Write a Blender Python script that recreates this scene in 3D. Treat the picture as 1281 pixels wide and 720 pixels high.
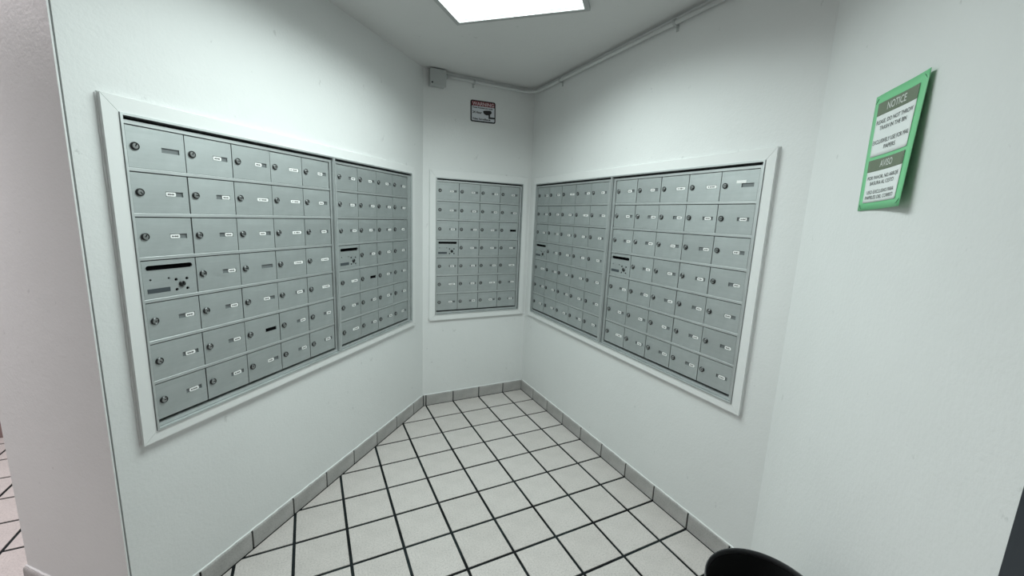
import bpy, bmesh, math, random
from mathutils import Vector, Matrix
from mathutils.geometry import tessellate_polygon

random.seed(7)
for o in list(bpy.data.objects):
    bpy.data.objects.remove(o)
SC = bpy.context.scene
COL = SC.collection
PI = math.pi

# ------------------------------------------------------------------ camera
cam_d = bpy.data.cameras.new('camera')
cam = bpy.data.objects.new('camera', cam_d)
COL.objects.link(cam)
cam.location = (-1.529, -2.7843, 1.4089)
cam.rotation_euler = (1.3965, -0.0402, -0.4611)
cam_d.sensor_width = 36.0
cam_d.lens = 507.11 / 1281 * 36.0
cam_d.clip_start = 0.01
SC.camera = cam

# ------------------------------------------------------------------ world, exposure
w = bpy.data.worlds.new('world')
SC.world = w
w.use_nodes = True
w.node_tree.nodes['Background'].inputs[0].default_value = (0.8, 0.85, 0.85, 1)
w.node_tree.nodes['Background'].inputs[1].default_value = 0.05
SC.view_settings.view_transform = 'Standard'
SC.view_settings.look = 'None'
SC.view_settings.gamma = 1.0
SC.view_settings.use_curve_mapping = False
SC.view_settings.exposure = 0.0
LAMP_POWER = 24.0          # nook fixture diffuser
HALL_POWER = 31.0           # hall fixture diffuser
SPREAD = 154              # degrees
LAMP_COL = (0.885, 1.0, 0.972)
HALL_COL = (1.0, 0.93, 0.95)

# ------------------------------------------------------------------ plan of the place (metres)
H = 2.331
TH = 0.8016                                   # heading of the diagonal wall
P0 = Vector((-0.817, 0.0, 0.0))               # corner diagonal wall / back wall
DL = Vector((-math.cos(TH), -math.sin(TH), 0))
NL = Vector((math.sin(TH), -math.cos(TH), 0)) # out of the diagonal wall into the room
C0 = Vector((0.0, -1.969, 0.0))               # corner right wall / near right wall
SE = 1.8025                                   # length of the diagonal wall
E0 = P0 + DL * SE
PD = 0.575                                    # depth of the wall end
T = 0.21                                      # tile pitch
TA, TB = 0.1675, 0.2003                       # first joints from the right / back wall
WD = 0.010                                    # wall face lies this far behind the base tiles

def frame(origin, rz):
    return Matrix.Translation(origin) @ Matrix.Rotation(rz, 4, 'Z')
F_LEFT = frame(P0, TH)                        # u = -s, d into the wall
F_BACK = frame(Vector((0, 0, 0)), 0.0)
F_RIGHT = frame(Vector((0, 0, 0)), -PI / 2)   # u = -y
F_NEAR = frame(C0, TH + PI)
F_END = frame(E0, TH - PI / 2)                # u runs from -PD to 0

# ------------------------------------------------------------------ helpers
def mesh_obj(name, bm, mats, parent=None, mat4=None):
    me = bpy.data.meshes.new(name)
    bmesh.ops.recalc_face_normals(bm, faces=bm.faces)
    bm.to_mesh(me); bm.free()
    for m in (mats if isinstance(mats, (list, tuple)) else [mats]):
        me.materials.append(m)
    return link(name, me, parent, mat4)

def link(name, me, parent=None, mat4=None):
    o = bpy.data.objects.new(name, me)
    COL.objects.link(o)
    if parent is not None:
        o.parent = parent
    if mat4 is not None:
        o.matrix_local = mat4
    return o

def empty(name, mat4):
    o = bpy.data.objects.new(name, None)
    o.empty_display_size = 0.05
    COL.objects.link(o)
    o.matrix_local = mat4
    return o

def tag(o, label=None, cat=None, group=None, kind=None):
    if label: o['label'] = label
    if cat: o['category'] = cat
    if group: o['group'] = group
    if kind: o['kind'] = kind
    return o

def box(bm, x0, x1, y0, y1, z0, z1, mi=0, bev=0.0):
    vs = [bm.verts.new((x, y, z)) for z in (z0, z1) for y in (y0, y1) for x in (x0, x1)]
    fs = [bm.faces.new([vs[i] for i in q]) for q in
          ((0, 1, 3, 2), (4, 6, 7, 5), (0, 4, 5, 1), (2, 3, 7, 6), (0, 2, 6, 4), (1, 5, 7, 3))]
    for f in fs: f.material_index = mi
    if bev:
        es = list({e for f in fs for e in f.edges})
        r = bmesh.ops.bevel(bm, geom=es, offset=bev, segments=1, affect='EDGES', profile=0.5)
        for f in r['faces']: f.material_index = mi

def plate(bm, outer, holes, y0, y1, mi=0):
    """polygon in the (x,z) plane, with holes, as a slab between depths y0 (front) and y1"""
    if len(holes) == 1 and len(outer) == 4 and len(holes[0]) == 4:      # rectangular ring
        h = holes[0]
        F = [[bm.verts.new((a, y, b)) for a, b in outer] for y in (y0, y1)]
        G4 = [[bm.verts.new((a, y, b)) for a, b in h] for y in (y0, y1)]
        for i in range(4):
            k = (i + 1) % 4
            for q in ((F[0][i], F[0][k], G4[0][k], G4[0][i]), (F[1][i], F[1][k], G4[1][k], G4[1][i]),
                      (F[0][i], F[0][k], F[1][k], F[1][i]), (G4[0][i], G4[0][k], G4[1][k], G4[1][i])):
                f = bm.faces.new(q); f.material_index = mi
        return
    loops = [outer] + list(holes)
    flat = [p for l in loops for p in l]
    tris = tessellate_polygon([[Vector((a, b, 0)) for a, b in l] for l in loops])
    fr = [bm.verts.new((a, y0, b)) for a, b in flat]
    bk = [bm.verts.new((a, y1, b)) for a, b in flat]
    for t in tris:
        if len(set(t)) < 3: continue
        for vv in (fr, bk):
            try:
                f = bm.faces.new([vv[i] for i in t]); f.material_index = mi
            except ValueError:
                pass
    k = 0
    for l in loops:
        n = len(l)
        for i in range(n):
            a, b = k + i, k + (i + 1) % n
            f = bm.faces.new((fr[a], fr[b], bk[b], bk[a])); f.material_index = mi
        k += n

def rect(x0, x1, z0, z1):
    return [(x0, z0), (x1, z0), (x1, z1), (x0, z1)]

def rrect(x0, x1, z0, z1, r, n=5):
    out = []
    for cx, cz, a in ((x1 - r, z0 + r, -PI / 2), (x1 - r, z1 - r, 0), (x0 + r, z1 - r, PI / 2), (x0 + r, z0 + r, PI)):
        for i in range(n + 1):
            t = a + PI / 2 * i / n
            out.append((cx + r * math.cos(t), cz + r * math.sin(t)))
    return out

def circle(cx, cz, r, n=12):
    return [(cx + r * math.cos(2 * PI * i / n), cz + r * math.sin(2 * PI * i / n)) for i in range(n)]

def prism(bm, poly, z0, z1, mi=0):
    """polygon in the (x,y) plane as an upright prism"""
    lo = [bm.verts.new((a, b, z0)) for a, b in poly]
    hi = [bm.verts.new((a, b, z1)) for a, b in poly]
    n = len(poly)
    fs = [bm.faces.new(hi), bm.faces.new(lo[::-1])]
    for i in range(n):
        fs.append(bm.faces.new((lo[i], lo[(i + 1) % n], hi[(i + 1) % n], hi[i])))
    for f in fs: f.material_index = mi

def tube(bm, pts, r, n=10, mi=0):
    rings = []
    for i, p in enumerate(pts):
        a = pts[max(i - 1, 0)]; b = pts[min(i + 1, len(pts) - 1)]
        d = (b - a).normalized()
        up = Vector((0, 0, 1)) if abs(d.z) < 0.9 else Vector((1, 0, 0))
        sx = d.cross(up).normalized(); sy = sx.cross(d).normalized()
        rings.append([bm.verts.new(p + sx * r * math.cos(2 * PI * k / n) + sy * r * math.sin(2 * PI * k / n)) for k in range(n)])
    for i in range(len(rings) - 1):
        for k in range(n):
            f = bm.faces.new((rings[i][k], rings[i][(k + 1) % n], rings[i + 1][(k + 1) % n], rings[i + 1][k]))
            f.smooth = True; f.material_index = mi
    bm.faces.new(rings[0]); bm.faces.new(rings[-1])

def lathe(bm, prof, n=40, mi=0, smooth=True):
    rings = []
    for r, z in prof:
        rings.append([bm.verts.new((r * math.cos(2 * PI * k / n), r * math.sin(2 * PI * k / n), z)) for k in range(n)])
    for i in range(len(rings) - 1):
        for k in range(n):
            f = bm.faces.new((rings[i][k], rings[i][(k + 1) % n], rings[i + 1][(k + 1) % n], rings[i + 1][k]))
            f.smooth = smooth; f.material_index = mi
    bm.faces.new(rings[0]); bm.faces.new(rings[-1])

def text_polys(body, width=None, height=None, bold=0.0):
    """font outline as (verts2d, faces), centred on x, baseline at 0, scaled to a width or cap height"""
    cu = bpy.data.curves.new('lettering', 'FONT')
    cu.body = body; cu.align_x = 'CENTER'; cu.size = 1.0; cu.fill_mode = 'FRONT'
    cu.resolution_u = 3; cu.offset = bold
    o = bpy.data.objects.new('lettering', cu)
    COL.objects.link(o)
    bpy.context.view_layer.update()
    dg = bpy.context.evaluated_depsgraph_get()
    me = o.evaluated_get(dg).to_mesh()
    vs = [(v.co.x, v.co.y) for v in me.vertices]
    fs = [list(p.vertices) for p in me.polygons]
    o.evaluated_get(dg).to_mesh_clear()
    bpy.data.objects.remove(o); bpy.data.curves.remove(cu)
    x0 = min(v[0] for v in vs); x1 = max(v[0] for v in vs); y1 = max(v[1] for v in vs)
    sx = width / (x1 - x0) if width else height / y1
    sy = height / y1 if height else sx
    c = (x0 + x1) / 2
    return [((x - c) * sx, y * sy) for x, y in vs], fs

# ------------------------------------------------------------------ materials
def mat(name, col, rough=0.5, metal=0.0, spec=0.5):
    m = bpy.data.materials.new(name); m.use_nodes = True
    b = m.node_tree.nodes['Principled BSDF']
    b.inputs['Base Color'].default_value = (*col, 1)
    b.inputs['Roughness'].default_value = rough
    b.inputs['Metallic'].default_value = metal
    b.inputs['Specular IOR Level'].default_value = spec
    return m

def nodes(m):
    nt = m.node_tree
    return nt, nt.nodes['Principled BSDF'], lambda k, **kw: _n(nt, k, kw)
def _n(nt, k, kw):
    n = nt.nodes.new(k)
    for a, b in kw.items(): setattr(n, a, b)
    return n

def noise(nt, scale, detail=2.0, rough=0.5, coord='Object', stretch=None):
    tc = nt.nodes.new('ShaderNodeTexCoord')
    n = nt.nodes.new('ShaderNodeTexNoise')
    n.inputs['Scale'].default_value = scale; n.inputs['Detail'].default_value = detail
    n.inputs['Roughness'].default_value = rough
    src = tc.outputs[coord]
    if stretch:
        mp = nt.nodes.new('ShaderNodeMapping'); mp.inputs['Scale'].default_value = stretch
        nt.links.new(src, mp.inputs[0]); src = mp.outputs[0]
    nt.links.new(src, n.inputs['Vector'])
    return n

def ramp(nt, src, stops):
    r = nt.nodes.new('ShaderNodeValToRGB')
    e = r.color_ramp.elements
    while len(e) < len(stops): e.new(0.5)
    for el, (p, c) in zip(e, stops):
        el.position = p; el.color = (*c, 1) if len(c) == 3 else c
    nt.links.new(src, r.inputs[0])
    return r

def mix(nt, fac, a, b, mode='MIX'):
    m = nt.nodes.new('ShaderNodeMix'); m.data_type = 'RGBA'; m.blend_type = mode
    for s, v in ((0, fac), (6, a), (7, b)):
        if hasattr(v, 'is_linked') or hasattr(v, 'node'): nt.links.new(v, m.inputs[s])
        elif isinstance(v, (int, float)): m.inputs[s].default_value = v
        else: m.inputs[s].default_value = (*v, 1)
    return m.outputs[2]

def bump(nt, b, src, strength, dist):
    n = nt.nodes.new('ShaderNodeBump')
    n.inputs['Strength'].default_value = strength; n.inputs['Distance'].default_value = dist
    nt.links.new(src, n.inputs['Height'])
    nt.links.new(n.outputs[0], b.inputs['Normal'])

def wall_mat(name, col, rough=0.45):
    m = mat(name, col, rough, 0, 0.35)
    nt, b, N = nodes(m)
    big = noise(nt, 2.2, 3)
    c = ramp(nt, big.outputs['Fac'], [(0.3, tuple(x * 0.96 for x in col)), (0.7, col)])
    # scuffs: sparse little dark grey marks
    sp = noise(nt, 26, 4, 0.62, stretch=(1, 1, 0.6))
    sr = ramp(nt, sp.outputs['Fac'], [(0.685, (0, 0, 0)), (0.73, (0.45, 0.45, 0.45))])
    nt.links.new(mix(nt, sr.outputs[0], c.outputs[0], tuple(x * 0.62 for x in col)), b.inputs['Base Color'])
    fine = noise(nt, 95, 4, 0.6)
    wav = noise(nt, 14, 3, 0.6)
    ad = nt.nodes.new('ShaderNodeMath'); ad.operation = 'MULTIPLY_ADD'
    nt.links.new(wav.outputs['Fac'], ad.inputs[0]); ad.inputs[1].default_value = 1.6
    nt.links.new(fine.outputs['Fac'], ad.inputs[2])
    bump(nt, b, ad.outputs[0], 0.25, 0.0035)
    return m

M_WALL = wall_mat('white wall paint', (0.765, 0.78, 0.775))
M_CEIL = wall_mat('ceiling paint', (0.66, 0.665, 0.66), 0.7)
M_TRIM = mat('white trim paint', (0.78, 0.795, 0.79), 0.35)
_nt, _b, _ = nodes(M_TRIM)
bump(_nt, _b, noise(_nt, 40, 3).outputs['Fac'], 0.15, 0.002)

def tile_mat(name, col, var):
    m = mat(name, col, 0.5, 0, 0.4)
    nt, b, N = nodes(m)
    fine = noise(nt, 150, 4, 0.8)
    c1 = ramp(nt, fine.outputs['Fac'], [(0.30, tuple(x * 0.62 for x in col)), (0.47, tuple(x * 0.97 for x in col)), (0.70, tuple(min(1, x * 1.10) for x in col))])
    mid = noise(nt, 9, 3, 0.6)
    c2 = ramp(nt, mid.outputs['Fac'], [(0.3, (1 - var,) * 3), (0.7, (1, 1, 1))])
    oi = nt.nodes.new('ShaderNodeObjectInfo')
    c3 = ramp(nt, oi.outputs['Random'], [(0.0, (0.95, 0.945, 0.94)), (1.0, (1, 1, 1))])
    x = mix(nt, 1.0, c1.outputs[0], c2.outputs[0], 'MULTIPLY')
    x = mix(nt, 1.0, x, c3.outputs[0], 'MULTIPLY')
    sp = noise(nt, 60, 1, 0.5)
    sr = ramp(nt, sp.outputs['Fac'], [(0.80, (0, 0, 0)), (0.82, (0.8, 0.8, 0.8))])
    x = mix(nt, sr.outputs[0], x, (0.06, 0.05, 0.05))
    nt.links.new(x, b.inputs['Base Color'])
    bump(nt, b, fine.outputs['Fac'], 0.1, 0.001)
    return m
M_TILE = tile_mat('pale speckled floor tile', (0.61, 0.572, 0.552), 0.10)
M_BASE = tile_mat('shaded base tile', (0.47, 0.46, 0.45), 0.25)  # same ceramic as the floor, with shade put into a darker grey
M_GROUT = mat('dark grout', (0.012, 0.015, 0.016), 0.9, 0, 0.2)
_nt, _b, _ = nodes(M_GROUT)
_r = ramp(_nt, noise(_nt, 5, 3).outputs['Fac'], [(0.4, (0.006, 0.007, 0.008)), (0.8, (0.026, 0.036, 0.038))])
_nt.links.new(_r.outputs[0], _b.inputs['Base Color'])

def alu_mat(name, col, rough, metal=0.9):
    m = mat(name, col, rough, metal)
    nt, b, N = nodes(m)
    big = noise(nt, 7, 4, 0.6)
    br = noise(nt, 60, 3, 0.6, stretch=(0.12, 1, 1.4))
    oi = nt.nodes.new('ShaderNodeObjectInfo')
    c = ramp(nt, big.outputs['Fac'], [(0.3, tuple(x * 0.86 for x in col)), (0.7, col)])
    c3 = ramp(nt, oi.outputs['Random'], [(0.0, (0.92, 0.92, 0.92)), (1.0, (1, 1, 1))])
    nt.links.new(mix(nt, 1.0, c.outputs[0], c3.outputs[0], 'MULTIPLY'), b.inputs['Base Color'])
    r = ramp(nt, br.outputs['Fac'], [(0.3, (rough - 0.06,) * 3), (0.7, (rough + 0.08,) * 3)])
    nt.links.new(r.outputs[0], b.inputs['Roughness'])
    bump(nt, b, br.outputs['Fac'], 0.06, 0.0006)
    return m
M_DOOR = alu_mat('brushed aluminium door', (0.56, 0.60, 0.60), 0.62, 0.92)
M_FRAME = alu_mat('aluminium frame', (0.64, 0.675, 0.675), 0.56)
M_DARK = mat('dark gap', (0.012, 0.013, 0.014), 0.8)
M_BLACK = mat('black slot', (0.002, 0.002, 0.0025), 0.8, 0, 0.05)
M_LOCK = mat('dark lock ring', (0.06, 0.063, 0.063), 0.33, 0.9)
M_PLUG = mat('steel lock plug', (0.36, 0.37, 0.37), 0.36, 0.95)
M_HOLD = alu_mat('grey label backing', (0.22, 0.24, 0.245), 0.55, 0.4)  # grey backing, its colour darkened for the shade of the recess
M_CARD = mat('white name card', (0.90, 0.91, 0.90), 0.6)
M_INK = mat('dark ink', (0.03, 0.03, 0.032), 0.7)
M_PRINT = mat('grey black print', (0.06, 0.065, 0.065), 0.6)
M_STICK = mat('dark plate', (0.075, 0.09, 0.10), 0.45, 0.3)
M_GREEN = mat('green card', (0.19, 0.60, 0.29), 0.45)
M_OLIVE = mat('olive header', (0.145, 0.185, 0.125), 0.55)
M_PAPER = mat('white paper', (0.78, 0.82, 0.81), 0.6)
M_SILVER = mat('silver lettering', (0.62, 0.65, 0.62), 0.5)
M_STAPLE = mat('staple wire', (0.10, 0.28, 0.16), 0.4, 0.5)
M_RED = mat('dark red print', (0.17, 0.012, 0.022), 0.5)
M_PINK = mat('pale lettering', (0.62, 0.50, 0.52), 0.5)
M_SIGNW = mat('sign white', (0.62, 0.64, 0.68), 0.45)
M_SIGNK = mat('sign black', (0.012, 0.010, 0.012), 0.5)
M_COND = mat('painted conduit', (0.44, 0.46, 0.455), 0.5)
M_PIPE = mat('painted pipe', (0.60, 0.62, 0.615), 0.45)
M_BIN = mat('black bin plastic', (0.0012, 0.0012, 0.0013), 0.5, 0, 0.06)
M_RIM = mat('highlit bin rim', (0.06, 0.062, 0.065), 0.35)  # lighter than the body: the rim's highlight is put into its grey
M_NAVY = mat('dark navy paint', (0.018, 0.023, 0.032), 0.4)
M_BROWN = mat('brown base', (0.24, 0.17, 0.16), 0.6)
M_LFRAME = mat('grey light frame', (0.40, 0.41, 0.41), 0.5)

def emit(name, col, power):
    m = bpy.data.materials.new(name); m.use_nodes = True
    nt = m.node_tree
    for n in list(nt.nodes): nt.nodes.remove(n)
    e = nt.nodes.new('ShaderNodeEmission'); o = nt.nodes.new('ShaderNodeOutputMaterial')
    e.inputs[0].default_value = (*col, 1); e.inputs[1].default_value = power
    nt.links.new(e.outputs[0], o.inputs[0])
    return m

# ------------------------------------------------------------------ structure: walls
# mailbox openings, in wall coordinates (u, z)
OZ0, OZ1 = 0.689, 1.653
OPEN_L = (-1.690, -0.164)
OPEN_B = (-0.735, -0.0625)
OPEN_R = (0.103, 1.806)
TRIM_OZ0, TRIM_OZ1 = 0.6555, 1.6945
def hole(a): return rect(a[0] - 0.002, a[1] + 0.002, OZ0 - 0.002, OZ1 + 0.002)

def wall(name, label, fr, pieces):
    bm = bmesh.new()
    for outer, holes, d0, d1 in pieces:
        plate(bm, outer, holes, d0, d1)
    o = mesh_obj(name, bm, M_WALL, None, fr)
    return tag(o, label, 'wall', kind='structure')

wall('wall_left', 'white diagonal wall holding the two joined mailbox banks', F_LEFT,
     [(rect(-SE + 0.0082, 0.012, 0, H), [hole(OPEN_L)], WD, 0.14), (rect(-SE + 0.012, 0.012, 0, H), [], 0.14, PD)])
wall('wall_end', 'pale greyish end face of the diagonal wall, turning towards the hall', F_END,
     [(rect(-PD, -WD, 0, H), [], 0.0, 0.004)])
wall('wall_back', 'narrow white wall with the warning sign', F_BACK,
     [(rect(-0.829, 0.25, 0, H), [hole(OPEN_B)], WD, 0.14), (rect(-0.829, 0.25, 0, H), [], 0.14, 0.60)])
wall('wall_right', 'white wall with the two widest mailbox banks and the conduit above', F_RIGHT,
     [(rect(-WD, 1.985, 0, H), [hole(OPEN_R)], WD, 0.14), (rect(-WD, 1.985, 0, H), [], 0.14, 0.20)])
DOOR_U0, DOOR_U1, DOOR_H = 0.962, 1.92, 2.06
wall('wall_near_right', 'white textured wall carrying the green notice', F_NEAR,
     [(rect(-0.012, DOOR_U0, 0, H), [], 0.0, 0.15), (rect(DOOR_U1, 4.6, 0, H), [], 0.0, 0.15),
      (rect(DOOR_U0, DOOR_U1, DOOR_H, H), [], 0.0, 0.15)])
bm = bmesh.new(); box(bm, -4.75, -1.0, 0.53, 0.68, 0, H)
tag(mesh_obj('wall_hall', bm, M_WALL), 'pale wall at the far end of the side hall', 'wall', kind='structure')
bm = bmesh.new(); box(bm, -4.75, -4.6, -5.35, 0.53, 0, H)
tag(mesh_obj('wall_far_left', bm, M_WALL), 'pale side wall of the hall', 'wall', kind='structure')
bm = bmesh.new(); box(bm, -4.6, -3.0, -5.35, -5.2, 0, H)
tag(mesh_obj('wall_behind', bm, M_WALL), 'pale wall closing the hall', 'wall', kind='structure')

bm = bmesh.new(); box(bm, -4.75, 0.25, -5.35, 0.70, H, H + 0.1)
CEIL = tag(mesh_obj('ceiling', bm, M_CEIL), 'flat pale grey painted ceiling', 'ceiling', kind='structure')

# dark door frame at the end of the near right wall
bm = bmesh.new()
plate(bm, [(DOOR_U0, 0), (DOOR_U0, DOOR_H), (DOOR_U1, DOOR_H), (DOOR_U1, 0), (DOOR_U1 - 0.05, 0), (DOOR_U1 - 0.05, DOOR_H - 0.05), (DOOR_U0 + 0.05, DOOR_H - 0.05), (DOOR_U0 + 0.05, 0)], [], -0.006, 0.14)
d1 = tag(mesh_obj('door_1', bm, M_NAVY, None, F_NEAR), 'dark navy door frame edge beside the near wall', 'door', kind='structure')
bm = bmesh.new(); box(bm, DOOR_U0 + 0.053, DOOR_U1 - 0.053, 0.03, 0.07, 0.008, DOOR_H - 0.053, 0, 0.002)
mesh_obj('door_leaf', bm, M_NAVY, d1)

# ------------------------------------------------------------------ floor and its tiles
bm = bmesh.new(); box(bm, -4.75, 0.25, -5.35, 0.70, -0.08, -0.0035)
FLOOR = tag(mesh_obj('floor', bm, M_GROUT), 'pale square floor tiles laid with wide dark joints', 'floor', kind='structure')

def clip(poly, n, c):
    """keep the part of a 2D polygon where n.p <= c"""
    out = []
    for i in range(len(poly)):
        a, b = poly[i], poly[(i + 1) % len(poly)]
        da = n[0] * a[0] + n[1] * a[1] - c; db = n[0] * b[0] + n[1] * b[1] - c
        if da <= 0: out.append(a)
        if (da < 0 < db) or (db < 0 < da):
            t = da / (da - db)
            out.append((a[0] + (b[0] - a[0]) * t, a[1] + (b[1] - a[1]) * t))
    return out
def area(p):
    return abs(sum(p[i][0] * p[(i + 1) % len(p)][1] - p[(i + 1) % len(p)][0] * p[i][1] for i in range(len(p)))) / 2 if len(p) > 2 else 0

nl = (NL.x, NL.y); dl = (DL.x, DL.y)
nP0 = NL.dot(P0); nC0 = NL.dot(C0); dE = DL.dot(E0)
G = 0.004
neg = lambda v: (-v[0], -v[1])
ZONES = [
    [((1, 0), -G), ((0, 1), -G), (neg(nl), -(nP0 + G)), (nl, nC0 - 0.012 - G), (dl, dE + 0.012)],
    [(neg(dl), -(dE + 0.012)), ((-1, 0), 4.58), ((0, -1), 5.18), ((0, 1), 0.515), (nl, nC0 - 0.012 - G)],
    [(dl, dE + 0.012), (nl, nP0 - PD - G), ((0, 1), 0.515), ((-1, 0), 4.58)],
]
Rinv = cam.rotation_euler.to_matrix().transposed()
def seen(x, y, z=0.0, m=40):
    q = Rinv @ (Vector((x, y, z)) - cam.location)
    if q.z > -0.05: return False
    px = 640.5 + 507.11 * q.x / -q.z; py = 360 - 507.11 * q.y / -q.z
    return -m < px < 1281 + m and -m < py < 720 + m
GJ = 0.0061        # half a joint
full_me = None
rest = bmesh.new(); n_single = 0
for j in range(-1, 22):
    for i in range(-5, 25):
        xa, xb = -(TA + j * T), -(TA + (j - 1) * T)
        ya, yb = -(TB + i * T), -(TB + (i - 1) * T)
        sq = [(xa + GJ, ya + GJ), (xb - GJ, ya + GJ), (xb - GJ, yb - GJ), (xa + GJ, yb - GJ)]
        polys = []
        for Z in ZONES:
            p = sq
            for n, c in Z:
                p = clip(p, n, c)
                if len(p) < 3: break
            if len(p) >= 3 and area(p) > 2e-5: polys.append(p)
        if not polys: continue
        tot = sum(area(p) for p in polys)
        cx, cy = (xa + xb) / 2, (ya + yb) / 2
        vis = any(seen(x, y) for p in polys for x, y in p)
        if vis and n_single < 295:
            n_single += 1
            if abs(tot - area(sq)) < 1e-7:
                if full_me is None:
                    b2 = bmesh.new(); h = T / 2 - GJ
                    box(b2, -h, h, -h, h, -0.008, 0.0)
                    bmesh.ops.bevel(b2, geom=[e for e in b2.edges if all(v.co.z > -0.001 for v in e.verts)], offset=0.0006, segments=1, affect='EDGES')
                    bmesh.ops.recalc_face_normals(b2, faces=b2.faces)
                    full_me = bpy.data.meshes.new('floor_tile'); b2.to_mesh(full_me); b2.free()
                    full_me.materials.append(M_TILE)
                link('floor_tile', full_me, FLOOR, Matrix.Translation((cx, cy, random.uniform(-0.0003, 0.0003))))
            else:
                b2 = bmesh.new()
                for p in polys: prism(b2, [(x - cx, y - cy) for x, y in p], -0.008, 0.0)
                mesh_obj('floor_tile', b2, M_TILE, FLOOR, Matrix.Translation((cx, cy, 0)))
        else:
            for p in polys: prism(rest, p, -0.008, 0.0)
tag(mesh_obj('outlying_tiles', rest, M_TILE, FLOOR), kind='stuff')

# ------------------------------------------------------------------ base tiles along the walls
BH = 0.082
def baseboard(name, label, fr, u0, u1, first, hh=BH, wallface=WD, front=0.0, m=M_BASE):
    bm = bmesh.new(); box(bm, u0, u1, front + 0.006, wallface + 0.001, -0.002, hh - 0.003)
    o = tag(mesh_obj(name, bm, M_GROUT, None, fr), label, 'baseboard', kind='structure')
    cuts = [u0] + [c for c in first if u0 + 0.012 < c < u1 - 0.012] + [u1]
    cache = {}
    for a, b in zip(cuts[:-1], cuts[1:]):
        w = round(b - a - 0.008, 4)
        if w not in cache:
            bm = bmesh.new()
            # cross-section with an eased top edge
            d0, d1 = front, wallface + 0.002
            prof = [(d0, 0.002), (d0, hh - 0.007), (d0 + 0.0015, hh - 0.0025), (d0 + 0.004, hh), (d1, hh + 0.0005), (d1, 0.002)]
            L = [bm.verts.new((0, p, q)) for p, q in prof]; R = [bm.verts.new((w, p, q)) for p, q in prof]
            bm.faces.new(L); bm.faces.new(R[::-1])
            for i in range(len(prof)):
                k = (i + 1) % len(prof)
                bm.faces.new((L[i], L[k], R[k], R[i]))
            t = mesh_obj('base_tile', bm, m, o, Matrix.Translation((a + 0.004, 0, 0)))
            cache[w] = t.data
        else:
            link('base_tile', cache[w], o, Matrix.Translation((a + 0.004, 0, 0)))
    # lumpy bead of wall paint along the top edge
    bm = bmesh.new(); rb = random.Random(name)
    n = max(2, int((u1 - u0) / 0.02))
    tube(bm, [Vector((u0 + (u1 - u0) * k / n, wallface - 0.0015 + rb.uniform(-0.0012, 0.0012), hh + rb.uniform(-0.0014, 0.0016))) for k in range(n + 1)], 0.0038, 6)
    mesh_obj('paint_bead', bm, M_TRIM, o)
    return o
baseboard('baseboard_left', 'grey tile skirting along the diagonal wall', F_LEFT, -SE, 0.0, [-(0.135 + 0.21 * k) for k in range(7, -1, -1)])
baseboard('baseboard_back', 'grey tile skirting under the lone small mailbox bank', F_BACK, -0.817, 0.0, [-(TA + T * k) for k in range(3, -1, -1)])
baseboard('baseboard_right', 'grey tile skirting running from the back corner to the bin', F_RIGHT, 0.0, 1.965, [TB + T * k for k in range(9)])
baseboard('baseboard_near_right', 'grey tile skirting behind the bin', F_NEAR, 0.012, DOOR_U0 - 0.004, [0.15 + T * k for k in range(5)], wallface=0.0, front=-0.010)
baseboard('baseboard_end', 'grey tile skirting at the foot of the wall end', F_END, -PD - 0.008, 0.0, [-PD + 0.17, -PD + 0.38], hh=0.10, wallface=0.0, front=-0.012)
bm = bmesh.new(); box(bm, -4.58, -1.2, 0.517, 0.5305, 0, 0.10)
tag(mesh_obj('baseboard_hall', bm, M_BROWN), 'brown skirting at the far end of the side hall', 'baseboard', kind='structure')

# ------------------------------------------------------------------ white casings round the mailbox openings
def casing(name, label, fr, o4, i4):
    a0, a1, z0, z1 = o4; b0, b1, y0, y1 = i4
    e = empty(name, fr); tag(e, label, 'trim', kind='structure')
    g = 0.0006            # open mitre joint
    rb = random.Random(name)
    def bead(p, q2):      # lumpy line of paint where the casing meets the wall
        L = math.dist(p, q2); n = max(3, int(L / 0.025))
        bm = bmesh.new()
        tube(bm, [Vector((p[0] + (q2[0] - p[0]) * k / n + rb.uniform(-0.0011, 0.0011), WD - 0.001, p[1] + (q2[1] - p[1]) * k / n + rb.uniform(-0.0011, 0.0011))) for k in range(n + 1)], 0.0042, 6)
        mesh_obj('paint_bead', bm, M_WALL, e)
    bead((a0, z1), (a1, z1)); bead((a0, z0), (a0, z1)); bead((a1, z0), (a1, z1))
    for q in ([(a0 + g, z0), (a1 - g, z0), (b1 - g, y0), (b0 + g, y0)], [(a1, z0 + g), (a1, z1 - g), (b1, y1 - g), (b1, y0 + g)],
              [(a1 - g, z1), (a0 + g, z1), (b0 + g, y1), (b1 - g, y1)], [(a0, z1 - g), (a0, z0 + g), (b0, y0 + g), (b0, y1 - g)]):
        bm = bmesh.new(); plate(bm, q, [], -0.0065, WD + 0.004)
        bmesh.ops.bevel(bm, geom=[x for x in bm.edges if all(v.co.y < 0 for v in x.verts) and len(x.link_faces) == 2 and x.calc_face_angle(0) > 0.5], offset=0.0012, segments=2, affect='EDGES')
        mesh_obj('casing_board', bm, M_TRIM, e)
    return e
casing('trim_1', 'white mitred casing round the mailboxes on the diagonal wall', F_LEFT, (-1.728, -0.127, TRIM_OZ0, TRIM_OZ1), (-1.6905, -0.1635, OZ0, OZ1))
casing('trim_2', 'white mitred casing round the lone small mailbox bank', F_BACK, (-0.777, -0.024, 0.6495, 1.699), (-0.7355, -0.062, OZ0, OZ1))
casing('trim_3', 'white mitred casing round the two widest mailbox banks', F_RIGHT, (0.066, 1.8425, TRIM_OZ0, TRIM_OZ1), (0.1025, 1.8065, OZ0, OZ1))

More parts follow.
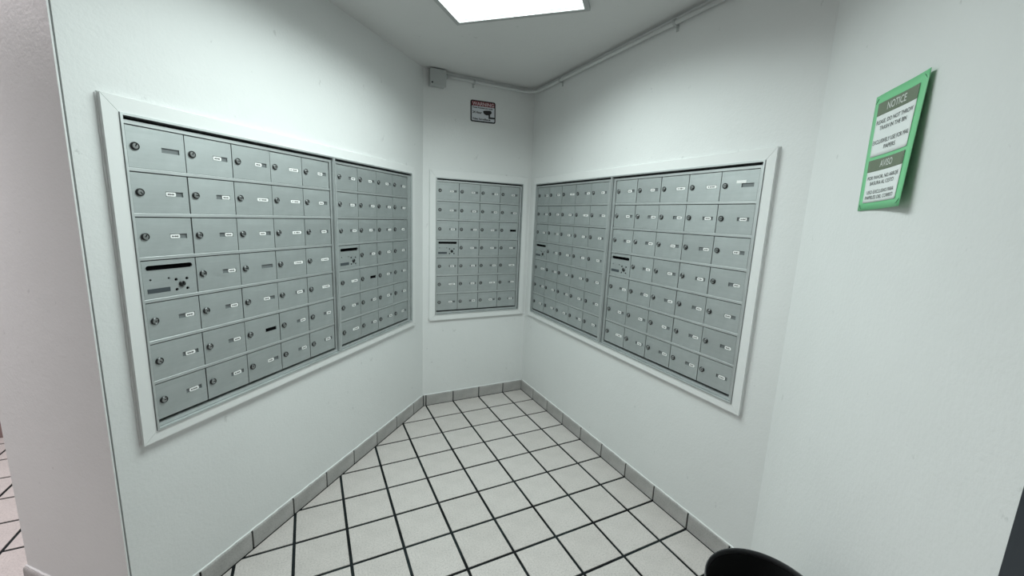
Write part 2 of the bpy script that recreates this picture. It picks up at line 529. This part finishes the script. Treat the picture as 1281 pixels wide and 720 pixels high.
# ------------------------------------------------------------------ mailbox banks
DZ0, DZ1 = 0.710, 1.6295
PIT = (DZ1 - DZ0) / 7
DD = 0.004               # depth of the door face behind the base plane
LW, LH = 0.051, 0.0150   # label window
ME = {}
def shared(key, fn, mats):
    if key not in ME:
        bm = bmesh.new(); fn(bm)
        bmesh.ops.recalc_face_normals(bm, faces=bm.faces)
        me = bpy.data.meshes.new(key.split(':')[0]); bm.to_mesh(me); bm.free()
        for m in mats: me.materials.append(m)
        ME[key] = me
    return ME[key]

def lock_fn(r, slot):
    def fn(bm):
        n = 16
        def disc(r0, r1, y0, y1, mi):
            A = [bm.verts.new((r0 * math.cos(2 * PI * k / n), y0, r0 * math.sin(2 * PI * k / n))) for k in range(n)]
            B = [bm.verts.new((r1 * math.cos(2 * PI * k / n), y1, r1 * math.sin(2 * PI * k / n))) for k in range(n)]
            for k in range(n):
                f = bm.faces.new((A[k], A[(k + 1) % n], B[(k + 1) % n], B[k])); f.material_index = mi; f.smooth = True
            return B
        disc(r, r, 0.001, -0.0035, 0)
        disc(r, r * 0.80, -0.0035, -0.0055, 0)
        disc(r * 0.80, r * 0.66, -0.0055, -0.0042, 0)
        B = disc(r * 0.66, r * 0.62, -0.0042, -0.0048, 1)
        f = bm.faces.new(B); f.material_index = 1
        # keyway
        c, s = math.cos(slot), math.sin(slot)
        vs = [bm.verts.new((x * c - z * s, y, x * s + z * c)) for y in (-0.0051, -0.0046) for x, z in
              ((-r * 0.1, -r * 0.11), (r * 0.6, -r * 0.11), (r * 0.6, r * 0.11), (-r * 0.1, r * 0.11))]
        f = bm.faces.new(vs[:4]); f.material_index = 2
        for a in range(4):
            f = bm.faces.new((vs[a], vs[(a + 1) % 4], vs[4 + (a + 1) % 4], vs[4 + a])); f.material_index = 2
    return fn

CARD = {  # kind -> (start, length) of the white slip in the window, as fractions
    'L': (0.03, 0.55), 'R': (0.42, 0.55), 'F': (0.03, 0.94), 'M': (0.2, 0.6)}
def bank(name, label, fr, u0, u1, du0, du1, ncol, special, seed):
    rnd = random.Random(seed)
    e = empty(name, fr @ Matrix.Translation((u0, 0, OZ0)))
    tag(e, label, 'mailboxes')
    W = u1 - u0; Hh = OZ1 - OZ0
    x0, x1 = du0 - u0, du1 - u0; z0, z1 = DZ0 - OZ0, DZ1 - OZ0
    pw = (x1 - x0) / ncol
    # frame: proud outer lip, then a recessed inner ring
    bm = bmesh.new()
    plate(bm, rect(0.0008, W - 0.0008, 0.0005, Hh - 0.0005), [rect(0.0068, W - 0.0068, 0.0068, Hh - 0.0068)], -0.0105, 0.03)
    bmesh.ops.bevel(bm, geom=[x for x in bm.edges if all(v.co.y < 0 for v in x.verts) and len(x.link_faces) == 2 and x.calc_face_angle(0) > 0.5], offset=0.0014, segments=2, affect='EDGES')
    mesh_obj('frame', bm, M_FRAME, e)
    bm = bmesh.new()
    plate(bm, rect(0.0098, W - 0.0098, 0.0084, Hh - 0.0165), [rect(x0 - 0.0015, x1 + 0.0015, z0 - 0.0015, z1 - 0.0035)], 0.0005, 0.03)
    mesh_obj('inner_frame', bm, M_FRAME, e)
    bm = bmesh.new(); box(bm, 0.004, W - 0.004, 0.03, 0.034, 0.004, Hh - 0.004)
    mesh_obj('gap_shade_panel', bm, M_DARK, e)  # dark sheet standing in for the shade inside the gaps
    for r in range(1, 7):
        zc = z0 + r * PIT
        bm = bmesh.new()
        # shelf edge: flat face with a small rounded nose on top
        prof = [(0.0030, -0.0030), (0.0026, -0.002), (0.0026, 0.0066), (0.0032, 0.0074), (0.028, 0.0074), (0.028, -0.0030)]
        L = [bm.verts.new((x0, a, zc + b)) for a, b in prof]; R = [bm.verts.new((x1, a, zc + b)) for a, b in prof]
        bm.faces.new(L); bm.faces.new(R[::-1])
        for i in range(6):
            bm.faces.new((L[i], L[(i + 1) % 6], R[(i + 1) % 6], R[i]))
        mesh_obj('rail', bm, M_FRAME, e)
    dw = pw - 0.0032; dh = PIT - 0.0142
    for r in range(7):               # from the top
        for c in range(ncol):
            bx = x0 + c * pw + 0.0016; bz = z1 - (r + 1) * PIT + 0.0083
            tilt = Matrix.Rotation(rnd.uniform(-0.006, 0.006), 4, 'Z') @ Matrix.Rotation(rnd.uniform(-0.004, 0.004), 4, 'X')
            M = Matrix.Translation((bx, DD + rnd.uniform(-0.0004, 0.0006), bz)) @ tilt
            if r == 3 and c == 0:
                hs = []
                slot = rrect(0.010, dw - 0.010, dh - 0.0295, dh - 0.0140, 0.0076)
                lx, lz = dw * 0.70, dh * 0.30
                hs = [circle(lx + a * 0.0165, lz + b * 0.0165, 0.0050, 8) for a, b in ((-1, 1), (1, 1), (-1, -1), (1, -1))]
                hs += [circle(dw * 0.13, dh * 0.50, 0.0032, 8), circle(dw * 0.46, dh * 0.50, 0.0032, 8)]
                def fn(bm):
                    plate(bm, rect(0, dw, 0, dh), [slot] + hs, 0.0, 0.004)
                d = link('master_door', shared('master_door:%.4f' % dw, fn, [M_DOOR]), e, M)
                d['label'] = 'door with a black letter slot and a ring of vent holes'
                bm = bmesh.new(); plate(bm, rect(0.006, dw - 0.006, 0.004, dh - 0.006), [], 0.0075, 0.009)
                mesh_obj('slot_shade', bm, M_BLACK, d)  # black sheet painted as the unlit inside of slot and holes
                bm = bmesh.new(); plate(bm, rrect(0.0088, dw - 0.0088, dh - 0.0308, dh - 0.0127, 0.0088), [slot], -0.0007, 0.0005)
                mesh_obj('slot_rim', bm, M_FRAME, d)
                link('lock', shared('lock:m', lock_fn(0.0098, 1.2), [M_LOCK, M_LOCK, M_BLACK]), d, Matrix.Translation((lx, 0, lz)))
                bm = bmesh.new(); plate(bm, rect(dw * 0.06, dw * 0.47, dh * 0.14, dh * 0.26), [], -0.0006, 0.0005)
                mesh_obj('plate', bm, M_STICK, d)
                continue
            hx0 = dw * 0.572; hz0 = dh * 0.5 - LH / 2 + 0.001
            def fn(bm):
                plate(bm, rect(0, dw, 0, dh), [rect(hx0, hx0 + LW, hz0, hz0 + LH)], 0.0, 0.0045)
            d = link('door', shared('door:%.4f' % dw, fn, [M_DOOR]), e, M)
            k = special.get((r, c)) or rnd.choice('LLRRRMFL')
            hold = M_BLACK if k == 'K' else M_HOLD
            def fh(bm): plate(bm, rect(-0.001, LW + 0.001, -0.001, LH + 0.001), [], 0.0036, 0.0044)
            link('label_holder', shared('label_holder:%s' % (k == 'K'), fh, [hold]), d, Matrix.Translation((hx0, 0, hz0)))
            if k in CARD:
                s0, sl = CARD[k]; v = rnd.randrange(3)
                def fc(bm):
                    a, b = s0 * LW, (s0 + sl) * LW
                    plate(bm, rrect(a, b, 0.0010, LH - 0.0016, 0.003, 3), [], 0.0006, 0.0034, 0)
                    zc = (LH - 0.001) / 2; m = (b - a)
                    sq = 0.0021
                    plate(bm, rect(a + m * 0.16, a + m * 0.16 + 2 * sq, zc - sq, zc + sq), [], 0.0003, 0.0007, 1)
                    x = a + m * 0.36
                    for q in range(3 + v):
                        wd = m * (0.48 / (3 + v)); hh = (0.0018, 0.0025, 0.0014, 0.0022, 0.0019)[(q + v) % 5]
                        plate(bm, rect(x, x + wd * 0.78, zc - hh, zc + hh), [], 0.0003, 0.0007, 1); x += wd
                link('name_card', shared('name_card:%s%d' % (k, v), fc, [M_CARD, M_INK]), d, Matrix.Translation((hx0, 0, hz0)))
            if k == 'S':      # slip stuck on above the window
                def fs_(bm): plate(bm, rect(0, 0.040, 0, 0.011), [], -0.0006, 0.0003)
                link('name_card', shared('name_card:S', fs_, [M_CARD]), d, Matrix.Translation((hx0 - 0.022, 0, hz0 + LH + 0.001)))
            if k == 'K': d['label'] = 'mailbox door with a blacked-out name window'
            sl = rnd.choice((0.0, 0.0, 0.15, -0.9, 1.1))
            link('lock', shared('lock:%.2f' % sl, lock_fn(0.0114, sl), [M_LOCK, M_PLUG, M_BLACK]), d,
                 Matrix.Translation((0.0195, 0, dh * 0.5 + 0.002)))
    return e
bank('mailbox_bank', 'aluminium five-column mailbox bank beside the free end of the diagonal wall', F_LEFT,
     -1.690, -0.856, -1.676, -0.878, 5, {(0, 0): 'B', (5, 2): 'K', (1, 0): 'L', (2, 0): 'L', (1, 3): 'F', (3, 2): 'B', (3, 4): 'F', (4, 4): 'F'}, 3)
bank('mailbox_bank', 'aluminium four-column mailbox bank joined to a wider one on the diagonal wall', F_LEFT,
     -0.856, -0.164, -0.830, -0.204, 4, {(4, 1): 'K'}, 4)
bank('mailbox_bank', 'lone aluminium four-column mailbox bank below the warning sign', F_BACK,
     -0.735, -0.0625, -0.725, -0.087, 4, {(2, 3): 'K', (3, 3): 'L'}, 5)
bank('mailbox_bank', 'aluminium five-column mailbox bank between the room corner and its twin bank', F_RIGHT,
     0.103, 0.951, 0.119, 0.918, 5, {(1, 3): 'F'}, 6)
bank('mailbox_bank', 'aluminium five-column mailbox bank nearest the green notice', F_RIGHT,
     0.951, 1.806, 0.981, 1.784, 5, {(0, 4): 'S'}, 8)

# ------------------------------------------------------------------ ceiling lights
def ceiling_light(label, mid, head, power, col, L=1.19, Wd=0.60):
    e = empty('ceiling_light', Matrix.Translation((mid[0], mid[1], H)) @ Matrix.Rotation(head, 4, 'Z'))
    tag(e, label, 'light')
    hx, hy = L / 2, Wd / 2
    bm = bmesh.new()
    b = 0.022
    for q in (((-hx - b, -hy - b), (hx + b, -hy - b), (hx, -hy), (-hx, -hy)), ((hx + b, -hy - b), (hx + b, hy + b), (hx, hy), (hx, -hy)),
              ((hx + b, hy + b), (-hx - b, hy + b), (-hx, hy), (hx, hy)), ((-hx - b, hy + b), (-hx - b, -hy - b), (-hx, -hy), (-hx, hy))):
        prism(bm, list(q), -0.016, 0.001)
    bmesh.ops.remove_doubles(bm, verts=bm.verts, dist=1e-5)
    mesh_obj('light_frame', bm, M_LFRAME, e)
    bm = bmesh.new(); box(bm, -hx, hx, -hy, hy, -0.004, 0.001)
    mesh_obj('diffuser', bm, emit('lit diffuser', col, 1.6), e)
    # the prismatic lens throws the light mostly downwards
    ld = bpy.data.lights.new('lens_light', 'AREA'); ld.shape = 'RECTANGLE'; ld.size = L; ld.size_y = Wd
    ld.energy = power; ld.color = col; ld.spread = math.radians(SPREAD)
    lo = bpy.data.objects.new('lens_light', ld); COL.objects.link(lo); lo.parent = e; lo.location = (0, 0, -0.006)
    return e
mid = (Vector((-0.836, -0.718, 0)) + Vector((-0.404, -1.173, 0))) / 2
c1 = mid + DL * (1.19 / 2)
ceiling_light('lit rectangular ceiling panel with a thin grey frame over the mailbox nook', (c1.x, c1.y), TH, LAMP_POWER, LAMP_COL)
ceiling_light('lit rectangular ceiling panel over the side hall', (-3.30, -0.75), TH, HALL_POWER, HALL_COL)

# ------------------------------------------------------------------ junction box and conduit
BZ = 2.300
e = empty('junction_box', Matrix.Translation((-0.736, WD, 2.222)))
tag(e, 'small square pale junction box under the ceiling', 'junction box')
bm = bmesh.new(); box(bm, -0.051, 0.051, -0.046, 0.001, 0.0, 0.100, 0, 0.003)
mesh_obj('body', bm, M_COND, e)
bm = bmesh.new(); box(bm, -0.053, 0.053, -0.052, -0.0455, -0.002, 0.102, 0, 0.002)
mesh_obj('cover', bm, M_COND, e)
bm = bmesh.new(); plate(bm, circle(-0.039, 0.016, 0.0055, 10), [], -0.0535, -0.051)
mesh_obj('screw', bm, M_DARK, e)
bm = bmesh.new(); tube(bm, [Vector((0.049, -0.0165, BZ - 2.222)), Vector((0.070, -0.0165, BZ - 2.222))], 0.0145, 12)
mesh_obj('connector', bm, M_COND, e)

pts = [Vector((-0.672, -0.007, BZ)), Vector((-0.11, -0.007, BZ))]
bend = 0.10
for k in range(1, 9):
    a = PI / 2 * k / 8
    pts.append(Vector((-0.11 + bend * math.sin(a), -0.007 - bend * (1 - math.cos(a)), BZ)))
pts.append(Vector((-0.010, -1.955, BZ - 0.004)))
CP = Vector((-0.672, -0.007, BZ))
e = empty('conduit', Matrix.Translation(CP)); tag(e, 'pale painted conduit running under the ceiling and round the corner', 'conduit')
bm = bmesh.new(); tube(bm, [p - CP for p in pts], 0.0105, 12)
mesh_obj('pipe', bm, M_PIPE, e)
def strap(fr, u, dpipe):
    bm = bmesh.new()
    n = 8
    inner, outer = [], []
    for k in range(n + 1):
        a = PI * k / n
        outer.append((-math.sin(a) * 0.0137, math.cos(a) * 0.0137)); inner.append((-math.sin(a) * 0.0113, math.cos(a) * 0.0113))
    for k in range(n):
        vs = []
        for x in (u - 0.007, u + 0.007):
            for (a, b) in (outer[k], outer[k + 1], inner[k + 1], inner[k]):
                vs.append(bm.verts.new((x, dpipe + a, BZ - 0.001 + b)))
        for q in ((0, 1, 2, 3), (7, 6, 5, 4), (0, 4, 5, 1), (1, 5, 6, 2), (2, 6, 7, 3), (3, 7, 4, 0)):
            bm.faces.new([vs[i] for i in q])
    box(bm, u - 0.007, u + 0.007, dpipe + 0.001, WD + 0.001, BZ - 0.0155, BZ - 0.0125)
    box(bm, u - 0.007, u + 0.007, WD - 0.002, WD + 0.001, BZ - 0.036, BZ - 0.0125)
    bm.transform(Matrix.Translation(-CP) @ fr)
    mesh_obj('strap', bm, M_COND, e)
strap(F_BACK, -0.477, -0.007)
strap(F_RIGHT, 0.36, -0.010 + 0.0)
strap(F_RIGHT, 1.30, -0.010 + 0.0)

# ------------------------------------------------------------------ warning sign on the back wall
sx, sz = 0.188, 0.141
e = empty('warning_sign', Matrix.Translation((-0.491, WD, 2.047)) @ Matrix.Rotation(-0.028, 4, 'Y'))
tag(e, 'red, black and white video surveillance warning sign', 'sign')
bm = bmesh.new(); plate(bm, rrect(0, sx, 0, sz, 0.012), [], -0.003, 0.0005)
mesh_obj('panel', bm, M_SIGNK, e)
bm = bmesh.new(); plate(bm, rrect(0.0085, sx - 0.0085, 0.0085, 0.104, 0.005), [], -0.0036, -0.0028)
mesh_obj('white_field', bm, M_SIGNW, e)
bm = bmesh.new(); plate(bm, rrect(0.0085, sx - 0.0085, 0.1025, sz - 0.0065, 0.006), [], -0.0035, -0.0028)
mesh_obj('red_header', bm, M_RED, e)
def sign_text(body, x, z, width, height, m, bold=0.01):
    vs, fs = text_polys(body, width, height, bold)
    bm = bmesh.new(); bv = [bm.verts.new((x + a, -0.0041, z + b)) for a, b in vs]
    for f in fs:
        try: bm.faces.new([bv[i] for i in f])
        except ValueError: pass
    me = bpy.data.meshes.new('lettering'); bm.to_mesh(me); bm.free(); me.materials.append(m)
    link('lettering', me, e)
sign_text('WARNING', sx / 2, 0.1085, 0.162, 0.0225, M_PINK, 0.018)
sign_text('These Premises are under', sx / 2 - 0.003, 0.0895, 0.155, 0.0100, M_SIGNK, 0.035)
sign_text('24 Hour', 0.049, 0.056, 0.070, 0.0155, M_SIGNK, 0.035)
sign_text('Video Surveillance', 0.080, 0.0150, 0.136, 0.0125, M_SIGNK, 0.035)
bm = bmesh.new()
plate(bm, [(0.093, 0.070), (0.099, 0.058), (0.116, 0.050), (0.134, 0.052), (0.150, 0.060), (0.158, 0.066), (0.157, 0.078), (0.148, 0.083), (0.118, 0.081), (0.095, 0.077)], [], -0.0043, -0.0034)
plate(bm, [(0.134, 0.054), (0.146, 0.060), (0.146, 0.040), (0.181, 0.040), (0.181, 0.030), (0.134, 0.028)], [], -0.0042, -0.0034)
mesh_obj('camera_pictogram', bm, M_SIGNK, e)

# ------------------------------------------------------------------ green notice on the near right wall
NW, NH = 0.220, 0.279
e = empty('notice', F_NEAR @ Matrix.Translation((0.350, 0, 1.459)))
tag(e, 'green sheet with two printed white notices, curling off the wall', 'notice')
def surf(p, q, off=0.0):
    """sheet surface, p across 0..1, q from the top 0..1"""
    lift = 0.0015 + (p ** 1.7) * (0.0085 + 0.011 * q) + 0.0012 * math.sin(6.0 * p + 2.0 * q)
    x = -0.004 + 0.010 * q + NW * p - 0.002 * q * p
    z = NH * (1 - q) + p * (-0.002 + 0.007 * q)
    return (x, -lift - off, z)
def sheet(name, p0, p1, q0, q1, off, m, parent, thick=0.0006, n=14):
    bm = bmesh.new()
    for o2 in (off, off - thick):
        g = [[bm.verts.new(surf(p0 + (p1 - p0) * i / n, q0 + (q1 - q0) * k / n, o2)) for i in range(n + 1)] for k in range(n + 1)]
        for k in range(n):
            for i in range(n):
                f = bm.faces.new((g[k][i], g[k][i + 1], g[k + 1][i + 1], g[k + 1][i])); f.smooth = True
        if o2 == off: top = g
    rim = lambda g: g[0][:-1] + [r[-1] for r in g[:-1]] + g[-1][:0:-1] + [r[0] for r in g[:0:-1]]
    A, B = rim(top), rim(g)
    for i in range(len(A)):
        bm.faces.new((A[i], A[(i + 1) % len(A)], B[(i + 1) % len(A)], B[i]))
    return mesh_obj(name, bm, m, parent)
sheet('green_card', 0, 1, 0, 1, 0.0, M_GREEN, e, 0.0008)
def note_text(parent, body, q, p0, p1, hgt, m, bold):
    vs, fs = text_polys(body, (p1 - p0) * NW, hgt, bold)
    c = (p0 + p1) / 2
    bm = bmesh.new(); bv = [bm.verts.new(surf(c + a / NW, q - b / NH, 0.0019)) for a, b in vs]
    for f in fs:
        try: bm.faces.new([bv[i] for i in f])
        except ValueError: pass
    me = bpy.data.meshes.new('lettering'); bm.to_mesh(me); bm.free(); me.materials.append(m)
    link('lettering', me, parent)
pa = sheet('white_notice', 0.10, 0.87, 0.075, 0.535, 0.0012, M_PAPER, e)
sheet('header', 0.10, 0.87, 0.075, 0.185, 0.0015, M_OLIVE, pa, 0.0005)
note_text(pa, 'NOTICE', 0.158, 0.31, 0.66, 0.017, M_SILVER, 0.012)
for body, q, a, b in (('PLEASE, DO NOT THROW', 0.262, 0.13, 0.84), ('TRASH IN THE BIN', 0.318, 0.22, 0.74), ('EXCLUSIVELY USE FOR MAIL', 0.432, 0.12, 0.85), ('PAPERS', 0.488, 0.37, 0.60)):
    note_text(pa, body, q, a, b, 0.0095, M_PRINT, 0.0)
pb = sheet('white_notice', 0.10, 0.87, 0.565, 0.935, 0.0012, M_PAPER, e)
sheet('header', 0.10, 0.87, 0.565, 0.668, 0.0015, M_OLIVE, pb, 0.0005)
note_text(pb, 'AVISO', 0.640, 0.36, 0.62, 0.0155, M_SILVER, 0.012)
for body, q, a, b in (('POR FAVOR, NO ARROJE', 0.738, 0.14, 0.82), ('BASURA AL CESTO', 0.786, 0.21, 0.74), ('USO EXCLUSIVO PARA', 0.862, 0.17, 0.79), ('PAPELES DEL CORREO', 0.908, 0.15, 0.80)):
    note_text(pb, body, q, a, b, 0.0085, M_PRINT, 0.0)
for p, q, a in ((0.05, 0.045, 1), (0.95, 0.045, -1), (0.95, 0.96, 1), (0.05, 0.965, -1)):
    bm = bmesh.new()
    x0, y0, z0 = surf(p, q, 0.0009)
    tube(bm, [Vector((x0 - 0.005, y0, z0 - a * 0.005)), Vector((x0 + 0.005, y0, z0 + a * 0.005))], 0.0006, 6)
    mesh_obj('staple', bm, M_STAPLE, e)

# ------------------------------------------------------------------ waste bin
e = empty('waste_bin', Matrix.Translation((-0.528, -2.3035, 0.0)))
tag(e, 'round black plastic waste bin standing by the near wall', 'waste bin')
RB, HB = 0.1435, 0.498
bm = bmesh.new()
lathe(bm, [(0.020, 0.004), (RB * 0.76, 0.000), (RB * 0.78, 0.008), (RB * 0.965, HB - 0.022), (RB * 0.967, HB - 0.014),
           (RB * 0.940, HB - 0.014), (RB * 0.76, 0.014), (0.020, 0.012)], 56)
mesh_obj('body', bm, M_BIN, e)
bm = bmesh.new()
prof = [(RB * 0.955, HB - 0.016), (RB * 0.990, HB - 0.018), (RB, HB - 0.012), (RB * 1.0, HB - 0.003), (RB * 0.994, HB), (RB * 0.985, HB), (RB * 0.978, HB - 0.002), (RB * 0.955, HB - 0.016)]
n = 64
rings = [[bm.verts.new((r * math.cos(2 * PI * k / n), r * math.sin(2 * PI * k / n), z)) for k in range(n)] for r, z in prof[:-1]]
for i in range(len(rings)):
    a, b = rings[i], rings[(i + 1) % len(rings)]
    for k in range(n):
        f = bm.faces.new((a[k], a[(k + 1) % n], b[(k + 1) % n], b[k])); f.smooth = True
mesh_obj('rim', bm, M_RIM, e)
